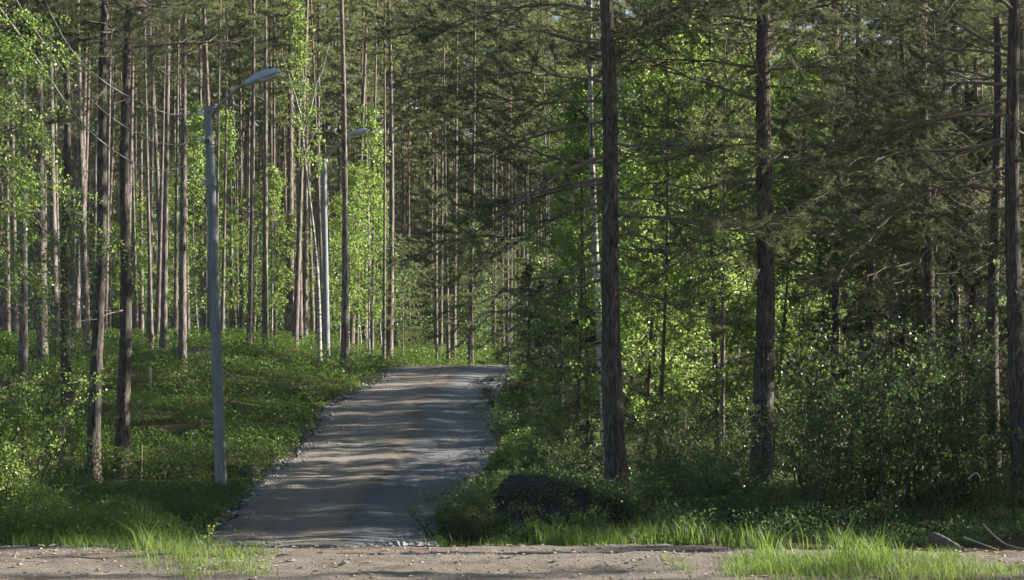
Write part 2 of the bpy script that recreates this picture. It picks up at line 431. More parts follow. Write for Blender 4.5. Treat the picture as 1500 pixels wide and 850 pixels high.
def stand_trunk(H, r, snags):
    ax, ay = rng.normal() * .12, rng.normal() * .12
    g, P, rad = trunk_geo(H, r, (lambda z: ax * np.sin(z / H * 3.1 + .3) - ax * math.sin(.3), lambda z: ay * np.sin(z / H * 2.2)), 9, .6, .12)
    for k in range(snags):
        z = rng.uniform(1.5, H * .6); a = rng.uniform(0, 6.28); l = rng.uniform(.12, .9) * (.4 + z / H)
        p = np.array([np.interp(z, P[:, 2], P[:, 0]), np.interp(z, P[:, 2], P[:, 1]), z])
        g.add(*tube(curve(p, (math.cos(a), math.sin(a), rng.uniform(-.3, .35)), l, 4, (0, 0, -.1), .05), np.linspace(.014, .004, 4), 3), 1)
    return g.mesh('pine_trunk', [M_BARKF, M_TWIG])
STAND = []
for k, (H, st, rad) in enumerate([(21, .55, 1.5), (22, .6, 1.4), (20, .5, 1.7), (22, .58, 1.3), (21, .55, 1.7), (23, .6, 1.5)]):
    STAND.append((stand_trunk(H, .13, 16), crown_mesh('pine_crown', H, st, rad, 42, 11, .13, .03), H))
YOUNG = []
for k in range(3):
    YOUNG.append((stand_trunk(9, .07, 6), crown_mesh('pine_crown', 9, .25, 1.7, 34, 16, .1, .02), 9))
def copy_pine(v, x, y, sxy, sz, lean=(0, 0), rz=None, label='', group=None, name='pine_tree'):
    tr, cr, H = v
    t = empty(name, (x, y, tz(x, y) - .12)); tag(t, label, 'tree', group)
    t.rotation_euler = (lean[1], lean[0], 0)
    rz = rng.uniform(0, 6.28) if rz is None else rz
    for nm, me, s in (('trunk', tr, (sxy, sxy, sz)), ('crown', cr, (1, 1, sz))):
        o = link(nm, me, t); o.scale = s; o.rotation_euler = (0, 0, rz)
    return t

# --- near pines: own trunk, limbs as parts with needles as sub-parts
LIMBS = []
for b, bare in ((-.5, .22), (-.15, .2), (.2, .25), (.35, .18), (-.7, .3), (0, .15), (-.3, .12), (.1, .25)):
    w, sp, sd = pine_limb(3.0, True, bare, b, 1.15)
    gn = Geo(); gn.add(*needles(sp, sd, 26, .17, .066, .006, .85))
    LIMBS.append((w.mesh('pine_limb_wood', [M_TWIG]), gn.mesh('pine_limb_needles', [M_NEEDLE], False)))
BARE = []
for k in range(5):
    w = Geo(); main = curve((0, 0, 0), (1, 0, 0), 1.6, 9, (0, rng.normal() * .15, -.22 + .1 * k), .03)
    w.add(*tube(main, np.linspace(.018, .004, 9), 5))
    for q in range(7):
        p = main[rng.integers(2, 9)]; d = np.array([.7, rng.normal() * .9, rng.normal() * .5])
        tw = curve(p, d, rng.uniform(.2, .7), 5, (0, 0, -.25), .06); w.add(*tube(tw, np.linspace(.008, .002, 5), 4))
        for u in range(2): w.add(*tube(curve(tw[rng.integers(1, 5)], d + rng.normal(size=3) * .7, rng.uniform(.1, .3), 4, (0, 0, -.2), .06), np.linspace(.004, .0015, 4), 3))
    BARE.append(w.mesh('bare_limb', [M_TWIG]))
def rad_of(r, H, z): return r * (1 - .16 * min(z / 6, 1)) * (1 - z / H * .78)
def big_pine(px, py, d, rpx, H, toppx, limbs, label, nlive=30, live0=4.5, nbare=10, mat_=None, toward=None, group=None):
    x = wx(px, d); z0 = tz(x, d) - .12; r = rpx / FPX * d
    zt = wz(0, d) - z0; lean = (wx(toppx, d) - x) / zt
    w1, w2 = rng.uniform(0, 6), rng.uniform(0, 6)
    fx = lambda z: lean * z + .035 * (np.sin(z * .8 + w1) - math.sin(w1)); fy = lambda z: .03 * (np.sin(z * .7 + w2) - math.sin(w2))
    root = tag(empty('pine_tree', (x, d, z0)), label, 'tree', group)
    g, P, rad = trunk_geo(H, r, (fx, fy), 26, .06, .2, .3)
    link('trunk', g.mesh('trunk', [mat_ or M_BARK]), root)
    def put(z, az, pitch, L, v, live=True, roll=0):
        rr = rad_of(r, H, z) * .8
        loc = (float(fx(z)) + rr * math.cos(az), float(fy(z)) + rr * math.sin(az), z)
        o = link('branch', LIMBS[v % 8][0] if live else BARE[v % 5], root)
        o.location = loc; o.rotation_euler = (roll, -pitch, az)
        k = L / (3.0 if live else 1.6); o.scale = (k, k * (1 if k < 1 else 1), k)
        if live: link('needles', LIMBS[v % 8][1], o)
    for (pyy, az, pitch, L, v, live) in limbs: put(wz(pyy, d) - z0 + rng.normal() * .05, R(az + rng.normal() * 8), R(pitch + rng.normal() * 5), L, v, live, rng.normal() * .45)
    for i in range(nlive):
        f = i / nlive; z = live0 + (H - .6 - live0) * f
        put(z, i * 2.4 + rng.normal() * .4 if toward is None or rng.random() < .4 else R(toward + rng.normal() * 45), R(rng.uniform(-22, 20) + 40 * f * f), (3.1 - 2.2 * f ** 1.7) * rng.uniform(.7, 1.15), int(rng.integers(8)), True, rng.normal() * .25)
    for i in range(nbare):
        put(rng.uniform(1.4, max(live0 + 1.5, 3.)), rng.uniform(0, 6.28), R(rng.uniform(-25, 10)), rng.uniform(.4, 1.6), int(rng.integers(5)), False, rng.uniform(0, 6))
    return root

# --- broadleaved trees, saplings and shrubs
def broad_geo(H, start, spread, nb, ntw, nleaf, size, up=45, droop=.0, leafmat=None, r=.07, barkmat=None, fork=False, twigl=.6, sides=9, wob=.25):
    path = (lambda z, a=rng.normal() * wob, b=rng.uniform(0, 6): a * (np.sin(z / H * 3 + b) - math.sin(b)), lambda z, a=rng.normal() * .2: a * np.sin(z / H * 2.5))
    tg, P, rad = trunk_geo(H, r, path, sides, .4, .08, .25)
    cg = Geo(); LP = []
    for i in range(nb):
        f = (i + rng.random()) / nb; z = H * (start + (.985 - start) * f)
        p = np.array([np.interp(z, P[:, 2], P[:, 0]), np.interp(z, P[:, 2], P[:, 1]), z])
        az = i * 2.4 + rng.normal() * .4; el = R(up * (.7 + .6 * rng.random()) + 25 * f)
        l = spread * (math.sin(math.pi * min(1, .25 + f * .72)) ** .8) * rng.uniform(.6, 1.25)
        d = np.array([math.cos(az) * math.cos(el), math.sin(az) * math.cos(el), math.sin(el)])
        br = curve(p, d, l, 7, (0, 0, -.25 - droop), .03)
        cg.add(*tube(br, np.linspace(max(.006, r * .22 * (1 - f * .6)), .003, 7), 4), 1)
        for k in range(ntw):
            s = rng.uniform(.3, 1.0); q = np.array([np.interp(s, np.linspace(0, 1, 7), br[:, c]) for c in range(3)])
            dd = unit(d * .6 + rng.normal(size=3) * .7 + np.array([0, 0, -droop]))
            tw = curve(q, dd, twigl * rng.uniform(.5, 1.2), 5, (0, 0, -.1 - droop), .04)
            if k % 2 == 0: cg.add(*tube(tw, np.linspace(.004, .0015, 5), 3), 1)
            tt = rng.random(nleaf)
            LP.append(np.stack([np.interp(tt, np.linspace(0, 1, 5), tw[:, c]) for c in range(3)], -1) + rng.normal(size=(nleaf, 3)) * .055)
    LP = np.concatenate(LP); cg.add(*leaves(LP, np.full(len(LP), size)), 0)
    return tg.mesh('broadleaf_trunk', [barkmat or M_BIRCH]), cg.mesh('broadleaf_crown', [leafmat or M_LEAF, M_STEM], False), H
def shrub_geo(h, ns, spread, nleaf, size, leafmat, upright=.8):
    sg = Geo(); LP = []
    for i in range(ns):
        a = rng.uniform(0, 6.28); b = rng.uniform(0, .18)
        p0 = np.array([math.cos(a) * b, math.sin(a) * b, -.05]); l = h * rng.uniform(.55, 1.05)
        d = np.array([math.cos(a) * spread * rng.random(), math.sin(a) * spread * rng.random(), upright])
        st = curve(p0, d, l, 8, (math.cos(a) * .12, math.sin(a) * .12, -.03), .025)
        sg.add(*tube(st, np.linspace(.006 + .004 * h, .002, 8), 5), 0)
        for k in range(9):
            s = rng.uniform(.2, 1.); q = np.array([np.interp(s, np.linspace(0, 1, 8), st[:, c]) for c in range(3)])
            az = rng.uniform(0, 6.28); dd = np.array([math.cos(az), math.sin(az), rng.uniform(.1, .8)])
            tw = curve(q, dd, h * .2 * rng.uniform(.5, 1.3), 4, (0, 0, -.1), .04); sg.add(*tube(tw, np.linspace(.004, .0015, 4), 3), 0)
            tt = rng.random(nleaf)
            LP.append(np.stack([np.interp(tt, np.linspace(0, 1, 4), tw[:, c]) for c in range(3)], -1) + rng.normal(size=(nleaf, 3)) * .04)
    LP = np.concatenate(LP); fg = Geo(); fg.add(*leaves(LP, np.full(len(LP), size), .7))
    return sg.mesh('shrub_stems', [M_STEM]), fg.mesh('shrub_leaves', [leafmat], False)
def place2(v, x, y, s, name, parts, label, cat, group=None, lean=0, sz=None, sink=.05, rz=None):
    t = tag(empty(name, (x, y, tz(x, y) - sink)), label, cat, group)
    t.rotation_euler = (0, lean, rng.uniform(0, 6.28) if rz is None and not lean else (rz or 0))
    for nm, me in zip(parts, v[:2]):
        o = link(nm, me, t); o.scale = (s, s, sz or s)
    return t
def at(px, d): return float(wx(px, d)), float(d)

# ------------------------------------------------------------------ street lamps
def street_lamp(px, d, zb, H, r, lean, arm, head, hl, label, tilt, hw=.27):
    x = wx(px, d); root = tag(empty('street_lamp', (x, d, zb)), label, 'street lamp', 'street lamps along the gravel road')
    n = 40; t = np.linspace(0, 1, n); g = Geo()
    P = np.stack([lean * t, 0 * t, -.15 + (H + .15) * t], -1)
    captube(g, P, r * (1 - .3 * t) * (1 + .012 * np.sin(t * 40)), 18)
    link('pole', g.mesh('pole', [M_POLE]), root)
    top = np.array([lean, 0, H])
    g = Geo(); A = np.array([top + np.array([r * .8, -.02, -.12])] + [top + np.array(a) for a in arm])
    u = np.linspace(0, len(A) - 1, 16); A2 = np.stack([np.interp(u, np.arange(len(A)), A[:, c]) for c in range(3)], -1)
    for _ in range(2): A2[1:-1] = (A2[:-2] + 2 * A2[1:-1] + A2[2:]) / 4
    captube(g, A2, .03 if d < 60 else .045, 10); link('lamp_arm', g.mesh('lamp_arm', [M_ARM]), root)
    g = Geo()
    for dz in (-.07, -.2): captube(g, [(lean * .98, 0, H + dz - .022), (lean * .98, 0, H + dz + .022)], r * .7 + .012, 16)
    box(g, np.array([lean + r * .75, -.01, H - .13]), np.array([.07, .09, .2])); link('arm_bracket', g.mesh('arm_bracket', [M_ARM]), root)
    # luminaire: a shallow shell, narrow at the neck, broad and rounded towards the nose
    h = np.array(A2[-1]); m = 22; s = np.linspace(0, 1, m)
    W = hw * .5 * np.interp(s, [0, .08, .25, .6, .85, .96, 1], [.22, .5, .72, 1, .93, .6, .06])
    Tt = .155 * np.interp(s, [0, .08, .3, .6, .85, .96, 1], [.3, .55, .85, 1, .7, .36, .03])
    Bt = .05 * np.interp(s, [0, .1, .3, .9, 1], [.8, 1, 1, .7, .05])
    k = 20; a = np.arange(k) / k * 2 * math.pi
    V = np.stack([np.repeat((s - .06)[:, None] * hl, k, 1), W[:, None] * np.cos(a), np.where(np.sin(a) > 0, Tt[:, None] * np.sin(a), Bt[:, None] * np.sin(a))], -1)
    A = roty(-tilt); g = Geo(); i, j = np.meshgrid(np.arange(m - 1), np.arange(k), indexing='ij')
    q = np.stack([i * k + j, i * k + (j + 1) % k, (i + 1) * k + (j + 1) % k, (i + 1) * k + j], -1).reshape(-1, 4)
    g.add(V.reshape(-1, 3) @ A.T + h, q)
    e = V.reshape(m, k, 3)
    for ring in (e[0], e[-1]): g.add(np.vstack([ring, ring.mean(0)[None]]) @ A.T + h, [(k, (jj + 1) % k, jj) for jj in range(k)])
    hd = link('lamp_head', g.mesh('lamp_head', [M_LAMP]), root)
    g = Geo(); u = np.linspace(.34, .93, 12); ww = hw * .42 * np.interp(u, [.34, .4, .6, .86, .93], [.5, .85, 1, .85, .3])
    dd = .085 * np.interp(u, [.34, .45, .7, .88, .93], [.35, .9, 1, .7, .3])
    aa = np.linspace(math.pi, 2 * math.pi, 11)
    V = np.stack([np.repeat((u - .06)[:, None] * hl, 11, 1), ww[:, None] * np.cos(aa), -.03 + dd[:, None] * np.sin(aa)], -1)
    g.add(V.reshape(-1, 3) @ A.T + h, grid_faces(12, 11)); link('lens', g.mesh('lens', [M_LENS]), hd)
    return root, top
D1 = 42.0; ZB1 = wz(727, D1)
lamp1, top1 = street_lamp(325, D1, ZB1 - .1, 8.1, .125, wx(305, D1) - wx(325, D1), [(.2, 0, -.02), (.5, 0, .28), (.66, 0, .4), (.8, 0, .47)], None, .8,
    'weathered grey wooden street lamp pole standing nearest on the bilberry bank', R(19))
D2 = 78.0
x2 = wx(479, D2); zb2 = tz(x2, D2)
lamp2, top2 = street_lamp(479, D2, zb2 - .1, wz(232, D2) - zb2 + .1, .135, wx(474, D2) - wx(479, D2), [(.1, 0, .02), (.4, -.1, .35), (.75, -.2, .72), (.92, -.25, .82)], None, .95,
    'pale street lamp pole farther up the road, its lamp half hidden by pine boughs', R(14), .36)
g = Geo()   # service gear on the near pole
xl = lambda z: (wx(305, D1) - wx(325, D1)) * z / 8.1
for zz in (6.5, 7.35): captube(g, [(xl(zz), 0, zz - .03), (xl(zz), 0, zz + .03)], .115, 16)
box(g, np.array([xl(7.42) - .02, -.12, 7.42]), np.array([.1, .07, .16])); link('cable_clamp', g.mesh('cable_clamp', [M_ARM]), lamp1)
for zz, yy in ((7.98, -.03), (7.42, -.05), (6.56, -.03)):
    g = Geo(); c = np.array([xl(zz) - .17, yy, zz]); captube(g, [c + [0, 0, -.06], c + [0, 0, -.02], c, c + [0, 0, .03], c + [0, 0, .06]], np.array([.035, .045, .028, .045, .03]), 12)
    captube(g, [c + [0, 0, -.03], c + [.12, 0, -.05]], .01, 6)
    link('insulator', g.mesh('insulator', [M_CERAM]), lamp1)
def spline(P, n):
    P = np.asarray(P, float); t = np.linspace(0, len(P) - 1, n); i = np.clip(t.astype(int), 0, len(P) - 2); f = (t - i)[:, None]
    p0, p1, p2, p3 = P[np.maximum(i - 1, 0)], P[i], P[i + 1], P[np.minimum(i + 2, len(P) - 1)]
    return .5 * (2 * p1 + (p2 - p0) * f + (2 * p0 - 5 * p1 + 4 * p2 - p3) * f ** 2 + (3 * p1 - p0 - 3 * p2 + p3) * f ** 3)
bx, bz = wx(325, D1), ZB1 - .1
def cable(pts, zpole, r, label):
    P = [(bx + xl(zpole) - .08, D1 - .03, bz + zpole - .05), (bx + xl(zpole) - .17, D1 - .03, bz + zpole)] + [(wx(px, d), d, wz(py, d)) for px, py, d in pts]
    g = Geo(); captube(g, spline(P, 90), r, 6); tag(link('overhead_cable', g.mesh('overhead_cable', [M_CABLE])), label, 'cable', 'slack cables hung from the near lamp pole')
cable([(270, 168, 41.4), (235, 163, 40.6), (165, 128, 38.6), (110, 80, 36.5), (70, 10, 34.5), (40, -70, 33)], 7.98, .009, 'topmost slack cable fixed to the head of the near lamp pole')
cable([(262, 212, 41.2), (225, 207, 40.3), (190, 190, 39.4), (145, 157, 38.), (90, 98, 36.2), (30, 10, 34), (-20, -80, 32)], 7.42, .009, 'middle slack cable fixed to the clamp of the near lamp pole')
cable([(275, 244, 41.4), (240, 250, 40.4), (195, 238, 39.2), (140, 200, 37.6), (100, 155, 36.3), (50, 80, 34.6), (0, 12, 33), (-50, -60, 31.5)], 6.56, .012, 'lowest and thickest slack cable drooping from the near lamp pole')

# ------------------------------------------------------------------ the big pines on the right
rl = True
big_pine(906, 745, 31, 17, 18, 888, [(70, 178, 3, 3.3, 3, 1), (15, 196, 8, 3.2, 1, 1), (150, 184, 2, 2.6, 2, 1), (175, 165, -4, 2.8, 0, 1), (230, 205, -3, 3.2, 4, 1), (268, 180, -5, 3.1, 1, 1), (300, 160, -8, 2.4, 6, 1), (268, 178, 0, 1.1, 0, 0),
    (365, 184, -17, 2.3, 4, 1), (120, 225, 0, 3, 5, 1), (240, 150, -2, 3, 2, 1), (410, 178, -14, 2.4, 1, 0), (455, 190, -8, 1.0, 3, 0), (375, 186, -6, 2.2, 2, 0), (100, 8, 12, 2.4, 2, 1), (190, -12, -4, 2.2, 0, 1), (330, 2, -28, 1.9, 3, 0), (350, 12, 18, .8, 1, 0),
    (410, -4, -32, 1.6, 0, 0), (450, 8, 12, .6, 2, 0), (60, -30, 6, 2.2, 3, 1), (290, 20, -6, 2.0, 6, 1), (500, 170, -10, 1.2, 4, 0), (420, 4, -8, 1.8, 6, 1)],
    'big dark pine beside the brushy mound, boughs reaching over the road', 24, 4.6, 12)
big_pine(1113, 700, 32, 17, 18.5, 1119, [(155, 174, 14, 3.0, 2, 1), (150, 172, 16, 2.2, 3, 0), (45, 186, 8, 2.8, 1, 1), (205, 192, -2, 2.6, 5, 1), (262, 172, -8, 2.4, 4, 0), (300, 186, -10, 2.4, 6, 1), (350, 176, -10, 1.9, 1, 0), (235, 4, 4, 1.8, 1, 0), (100, -6, 6, 2.6, 0, 1),
    (290, 8, 0, 1.7, 2, 0), (172, 2, -3, 2.6, 3, 1), (30, 14, 10, 2.8, 7, 1), (240, -20, -4, 2.2, 4, 1), (345, 12, 14, 1.1, 0, 0), (100, 180, 0, 2.7, 7, 1), (430, 186, -6, .9, 3, 0), (330, -8, -10, 2.0, 5, 1), (440, 8, 6, 1.3, 3, 0), (380, 20, -6, 2.0, 6, 1)],
    'big pine rising out of the leafy thicket, sun on the upper half of its trunk', 22, 5.0, 10)
big_pine(1496, 790, 26.5, 14.5, 17, 1488, [(78, 170, 15, 2.9, 3, 1), (80, 172, 14, 2.2, 1, 0), (168, 180, 1, 2.9, 1, 1), (205, 186, -6, 2.5, 2, 0), (20, 176, 8, 2.6, 7, 1), (200, 178, -4, 2.6, 5, 1), (300, 178, -10, 2.2, 4, 1), (330, 186, -34, 1.1, 3, 0), (370, 170, -40, 1.1, 0, 0), (420, 182, -40, .9, 3, 0), (450, 186, -42, .9, 1, 0), (130, 190, 2, 2.7, 6, 1), (520, 176, -46, .8, 2, 0), (250, 185, -6, 2.5, 0, 1)],
    'big pine at the picture edge, bare crooked twigs low on its trunk', 32, 4.0, 12)
big_pine(1359, 668, 38, 10, 17, 1352, [(180, 182, -2, 2.6, 3, 1), (260, 186, -6, 2.4, 1, 1), (385, 180, -3, 1.9, 2, 0), (300, 5, -6, 2.2, 4, 1), (120, 170, 2, 2.6, 0, 1), (200, 0, 0, 2.4, 5, 1), (350, 190, -8, 2.2, 6, 1), (400, 10, -5, 2.0, 7, 1)],
    'dark pine in the shaded wood with a bright broken strip of sun down one side', 34, 5.2, 8)
big_pine(1327, 640, 42, 8, 16, 1322, [(300, 182, -4, 2.2, 1, 1), (200, 178, 2, 2.4, 4, 1), (380, 4, -4, 2.0, 2, 1), (290, -80, -4, 2.4, 3, 1), (340, -100, -6, 2.4, 0, 1)],
    'slim black-looking pine just before the sun-striped dark pine', 28, 5.5, 8)
big_pine(1457, 690, 35, 11, 17, 1462, [(200, 176, -3, 2.5, 6, 1), (300, 184, -8, 2.2, 2, 1), (120, 182, 2, 2.5, 1, 1), (250, -90, -4, 2.5, 4, 1), (360, -110, -8, 2.0, 5, 1)],
    'reddish brown pine trunk between the sun-striped pine and the edge pine', 30, 4.8, 10)
big_pine(1228, 640, 41, 7.5, 15, 1224, [(330, 182, -6, 2.3, 1, 1), (260, 178, -2, 2.4, 3, 1), (180, 0, 0, 2.4, 5, 1), (300, 5, -6, 2.3, 2, 1)],
    'slim pine behind the thicket just past the second big pine', 32, 4.2, 6)
big_pine(1402, 640, 43, 8, 15, 1400, [(330, 182, -6, 2.3, 4, 1), (230, 178, -2, 2.4, 0, 1), (200, 0, 0, 2.4, 6, 1), (360, 5, -6, 2.2, 7, 1), (400, 184, -8, 2.0, 2, 1)],
    'slim bushy pine in the shade between the sun-striped and the reddish pine', 34, 4.0, 6)
# mid wood on the right
MIDR = [(1225, 46, .9), (1265, 55, 1.), (1405, 47, .9), (1180, 60, 1.), (1300, 62, 1.1), (1090, 66, 1.), (1010, 64, .9), (940, 70, 1.), (870, 66, .95), (1440, 60, 1.), (1370, 70, 1.), (985, 80, 1.), (1130, 78, 1.), (1240, 74, 1.), (1490, 52, 1.), (1525, 40, 1.1), (1180, 92, 1.), (1330, 90, 1.), (960, 100, 1.), (1080, 108, 1.), (860, 98, .9)]
for i, (px, d, s) in enumerate(MIDR):
    copy_pine(STAND[i % 6], *at(px, d), s, .82 + .1 * rng.random(), (rng.normal() * .012, 0), label='pine trunk half hidden in the wood behind the two big pines', group='pines in the wood behind the two big pines')
for px, d in ((1340, 55), (1215, 57), (1420, 56)):  # pines added here, crowns widened to shade the left front trunks
    t = copy_pine(STAND[int(px) % 6], *at(px, d), .95, .95, label='pine trunk half hidden in the wood behind the two big pines', group='pines in the wood behind the two big pines')
    for o in COL.objects:
        if o.parent == t and o.name.startswith('crown'): o.scale = (1.7, 1.7, .95)
# wood beyond the right edge of the picture, which shades the road
GAPS = [(47.6, 4.2), (34.4, 1.9), (28.2, 1.0), (18.3, .8), (75, 2), (83.6, 1.8)]     # lanes kept clear of the unseen trees so sun reaches chosen spots
pts = []
while len(pts) < 66:
    x, y = rng.uniform(6.5, 46), rng.uniform(20, 84)
    if x < .27 * y + 1.2 or any(abs(y - c - (.176) * x) < hw for c, hw in GAPS) or any((x - a) ** 2 + (y - b) ** 2 < 7 for a, b in pts): continue
    pts.append((x, y))
for i, (x, y) in enumerate(pts):
    copy_pine(STAND[i % 6], x, y, 1.15, .85 + .15 * rng.random(), label='tall pine in the dark wood beyond the edge pine', group='pines in the wood beyond the edge pine')

# ------------------------------------------------------------------ pines of the stand on the left
used = []
def key_left(px, py, wpx, toppx, label, **k):
    x, d = at_px(px, py); used.append((x, d))
    return big_pine(px, py, d, wpx / 2 * 1.17, 20, toppx, [], label, 26, 9.2, 5, M_BARKL, **k)
key_left(137, 705, 18, 154, 'shaded bare pine trunk leaning slightly beside the pale fallen stick')
key_left(177, 698, 19, 186, 'straight shaded pine trunk, closer of the front pair to the near lamp pole')
key_left(98, 602, 15, 99, 'shaded pine trunk rising behind the broken snag')
SPEC = [(10, 505, 11, 'pine trunk with a bright sunlit edge behind the leafy birch sapling at the picture edge'), (34, 560, 13, 'dark pine trunk rising just behind the leafy birch sapling'),
    (62, 545, 16, 'thick dark pine trunk between the birch sapling and the snag'), (82, 522, 12, 'pine trunk with pale sunlit flank just before the trunk behind the snag'), (127, 525, 12, 'dark pine trunk just behind the leaning front pine'),
    (193, 507, 8, 'slim sunlit pine trunk just past the straight front pine'), (207, 503, 8, 'bright-edged slim pine trunk before the dark mossy boulder'), (239, 517, 10, 'slim dark pine rising behind the pale marker post and boulder'), (267, 545, 12, 'dark pine standing in front of the mossy boulder'),
    (298, 508, 7, 'thin pine trunk almost touching the near lamp pole'), (340, 507, 8, 'slim pine trunk close past the near lamp pole'), (353, 505, 7, 'pair-standing slim pine trunk with a pink sunlit edge'), (366, 510, 9, 'sunlit pine trunk under the head of the near lamp'), (388, 510, 9, 'slender tan pine trunk before the tall pine beside the lamp head'),
    (401, 506, 7, 'thin pale pine trunk hard against the tall pine beside the lamp head'), (424, 507, 14, 'tall straight pine with sunlit edge rising past the near lamp head'), (446, 502, 9, 'reddish pine trunk just before the white birch'),
    (570, 518, 10, 'lone tall pine at the bend where the road crests'), (562, 512, 5, 'thin pine stem tight beside the lone pine at the bend'), (657, 503, 5, 'thinner of the paired orange pine stems beyond the crest'), (664, 505, 7, 'thicker of the paired orange pine stems beyond the crest'), (688, 503, 7, 'brown pine stem past the paired orange stems')]
for i, (px, py, w, lab) in enumerate(SPEC):
    x, d = at_px(px, py, 40, 100); d = max(d, 62) if py < 540 else d
    if px > 555: d = 84 + (i % 3) * 5; x = float(wx(px, d))
    used.append((x, d)); copy_pine(STAND[i % 6], x, d, w * 1.12 / FPX * d / .26, 1 + .12 * rng.random(), (rng.normal() * .006, 0), label=lab, group='pines of the stand')
ZL = ['slim pine trunk in the dense stand between the frame edge and the near lamp pole', 'slim pine trunk in the dense stand between the two lamp poles', 'slim pine trunk in the wood beyond the road crest']
n = 0
while n < 124:
    px, d = (rng.uniform(-90, 300) if rng.random() < .62 else rng.uniform(300, 545)), 70 + 72 * rng.random() ** .8
    x = float(wx(px, d))
    if ((abs(px - 479) < 10 or abs(px - 527) < 14) and d < 84) or any((x - a) ** 2 + (d - b) ** 2 < 1.7 for a, b in used): continue
    used.append((x, d)); z = 0 if px < 322 else 1
    copy_pine(STAND[n % 6], x, d, rng.uniform(.55, 1.3), rng.uniform(.9, 1.2), (rng.normal() * .018, rng.normal() * .01), label=ZL[z], group=('pines between frame edge and near lamp', 'pines between the two lamp poles')[z]); n += 1
n = 0
while n < 40:
    px, d = rng.uniform(535, 850), rng.uniform(116, 150)
    x = float(wx(px, d))
    if any((x - a) ** 2 + (d - b) ** 2 < 2.2 for a, b in used) or roadmask(np.array([x]), np.array([d]), 1.5)[0] > .05: continue
    used.append((x, d)); copy_pine(STAND[n % 6], x, d, rng.uniform(.6, 1.05), rng.uniform(.95, 1.25), (rng.normal() * .01, 0), label=ZL[2], group='pines beyond the road crest'); n += 1
    for o in list(COL.objects)[-2:]:
        if o.name.startswith('crown'): o.scale = (1.5, 1.5, o.scale[2])
for px, d, s, lab in ((640, 83, .8, 'young pale green pine beside the road crest'), (692, 83.5, .72, 'young pine behind the boughs over the road crest'), (590, 92, .6, 'small young pine just past the lone pine at the bend'), (745, 84, .6, 'young pine tucked beside the dark spruce')):
    x, y = at(px, d); copy_pine(YOUNG[int(px) % 3], x, y, s, s, label=lab)
# one pine just outside the left edge lends its boughs and pale dead twigs
big_pine(-75, 640, 45, 12, 19, -80, [(60, 4, -2, 3.2, 3, 1), (20, -12, 4, 3.2, 1, 1), (110, 10, -8, 2.8, 6, 1), (278, 2, -24, 2.1, 3, 0), (172, 4, -12, 2.0, 1, 0), (40, 22, 0, 3.2, 2, 1), (0, 2, 2, 3.3, 4, 1)],
    'pine beyond the picture edge whose boughs and bare twigs hang over the birch leaves', 30, 7.0, 6)

# ------------------------------------------------------------------ far-off wood that closes the view
lowc = Geo()
mesh_src = []
for k in range(3):
    P, D = [], []
    for i in range(26):
        f = (i + .5) / 26; z = 22 * (.25 + .75 * f); w, sp, sd = far_limbs[i % 6]
        A = rotz(i * 2.4) @ roty(R(10 - 40 * f * f)) * (1.15 * (1 - max(0, f - .3) ** 1.3))
        P.append(sp @ A.T + [0, 0, z]); D.append(unit(sd @ A.T))
    mesh_src.append(needles(np.concatenate(P), np.concatenate(D), 5, .3, .3, .085, .9))
g = Geo(); n = 0
for n in range(270):
    y = rng.uniform(142, 236); x = rng.uniform(-.29, .31) * y; z = tz(x, y)
    V, F = mesh_src[n % 3]; A = rotz(rng.uniform(0, 6.28)); s = rng.uniform(.9, 1.2)
    g.add(V @ A.T * s + [x, y, z], F, 0)
    g.add(*tube(np.array([(x, y, z - .2), (x + .1, y, z + 9), (x, y, z + 20)]), [.15, .12, .04], 6), 1)
kind(link('distant_forest', g.mesh('distant_forest', [M_NEEDLEF, M_BARKF], False)), 'stuff')

g = Geo(); LP = []
for n in range(300):
    y = rng.uniform(112, 215); x = rng.uniform(-.28, .3) * y; z = tz(x, y); h = rng.uniform(2, 9)
    if roadmask(np.array([x]), np.array([y]), 1.5)[0] > .05: continue
    k = int(170 * h); u = rng.random(k) ** .8; rr = (.35 + .16 * h) * np.sqrt(rng.random(k)) * np.sin(np.pi * (.12 + .86 * u)); a = rng.random(k) * 6.28
    c = .25 * rng.normal(size=(12, 3))[rng.integers(12, size=k)]
    LP.append(np.stack([x + rr * np.cos(a), y + rr * np.sin(a), z + h * u], -1) + c)
LP = np.concatenate(LP); g.add(*leaves(LP, np.full(len(LP), .15), .6)); kind(link('distant_understory', g.mesh('distant_understory', [M_LEAFD], False)), 'stuff')

# ------------------------------------------------------------------ birches, spruces and the leafy thicket
B_STAND = [broad_geo(8 + k, .15, 1.6, 44, 7, 20, .095, 45, .05, M_LEAF, .045) for k in range(3)]
B_MID = [broad_geo(9 + .6 * k, .1, 2.1, 50, 10, 34, .075, 40, .05, M_LEAF, .055, M_SPBARK) for k in range(4)]
tall = broad_geo(13, .5, 1.1, 34, 5, 16, .09, 55, .0, M_LEAF, .11)
weep = broad_geo(11, .44, 2.3, 30, 13, 70, .052, 15, .5, M_LEAF, .1, twigl=.9)
gt = Geo(); tg, tP, tr = trunk_geo(10.2, .095, (lambda z: .12 * np.sin(z * .5), lambda z: 0 * z), 10, .3, .06); 
for v_, f_, m_ in tg.arrays(): gt.add(v_, f_, 0)
for zz, dx, dy, ll in ((8.3, .35, .2, 3.6), (8.5, -.28, -.1, 2.8), (7.2, -.5, .2, 1.6), (7.6, .6, -.3, 2.0), (9.3, .1, .5, 2.2), (9.0, -.2, -.4, 2.4)):
    p_ = np.array([np.interp(zz, tP[:, 2], tP[:, 0]), 0, zz]); gt.add(*tube(curve(p_, (dx, dy, 1), ll, 8, (0, 0, 0), .02), np.linspace(.036, .008, 8), 6))
tall = (gt.mesh('forked_birch_trunk', [M_BIRCH]), tall[1], 15)
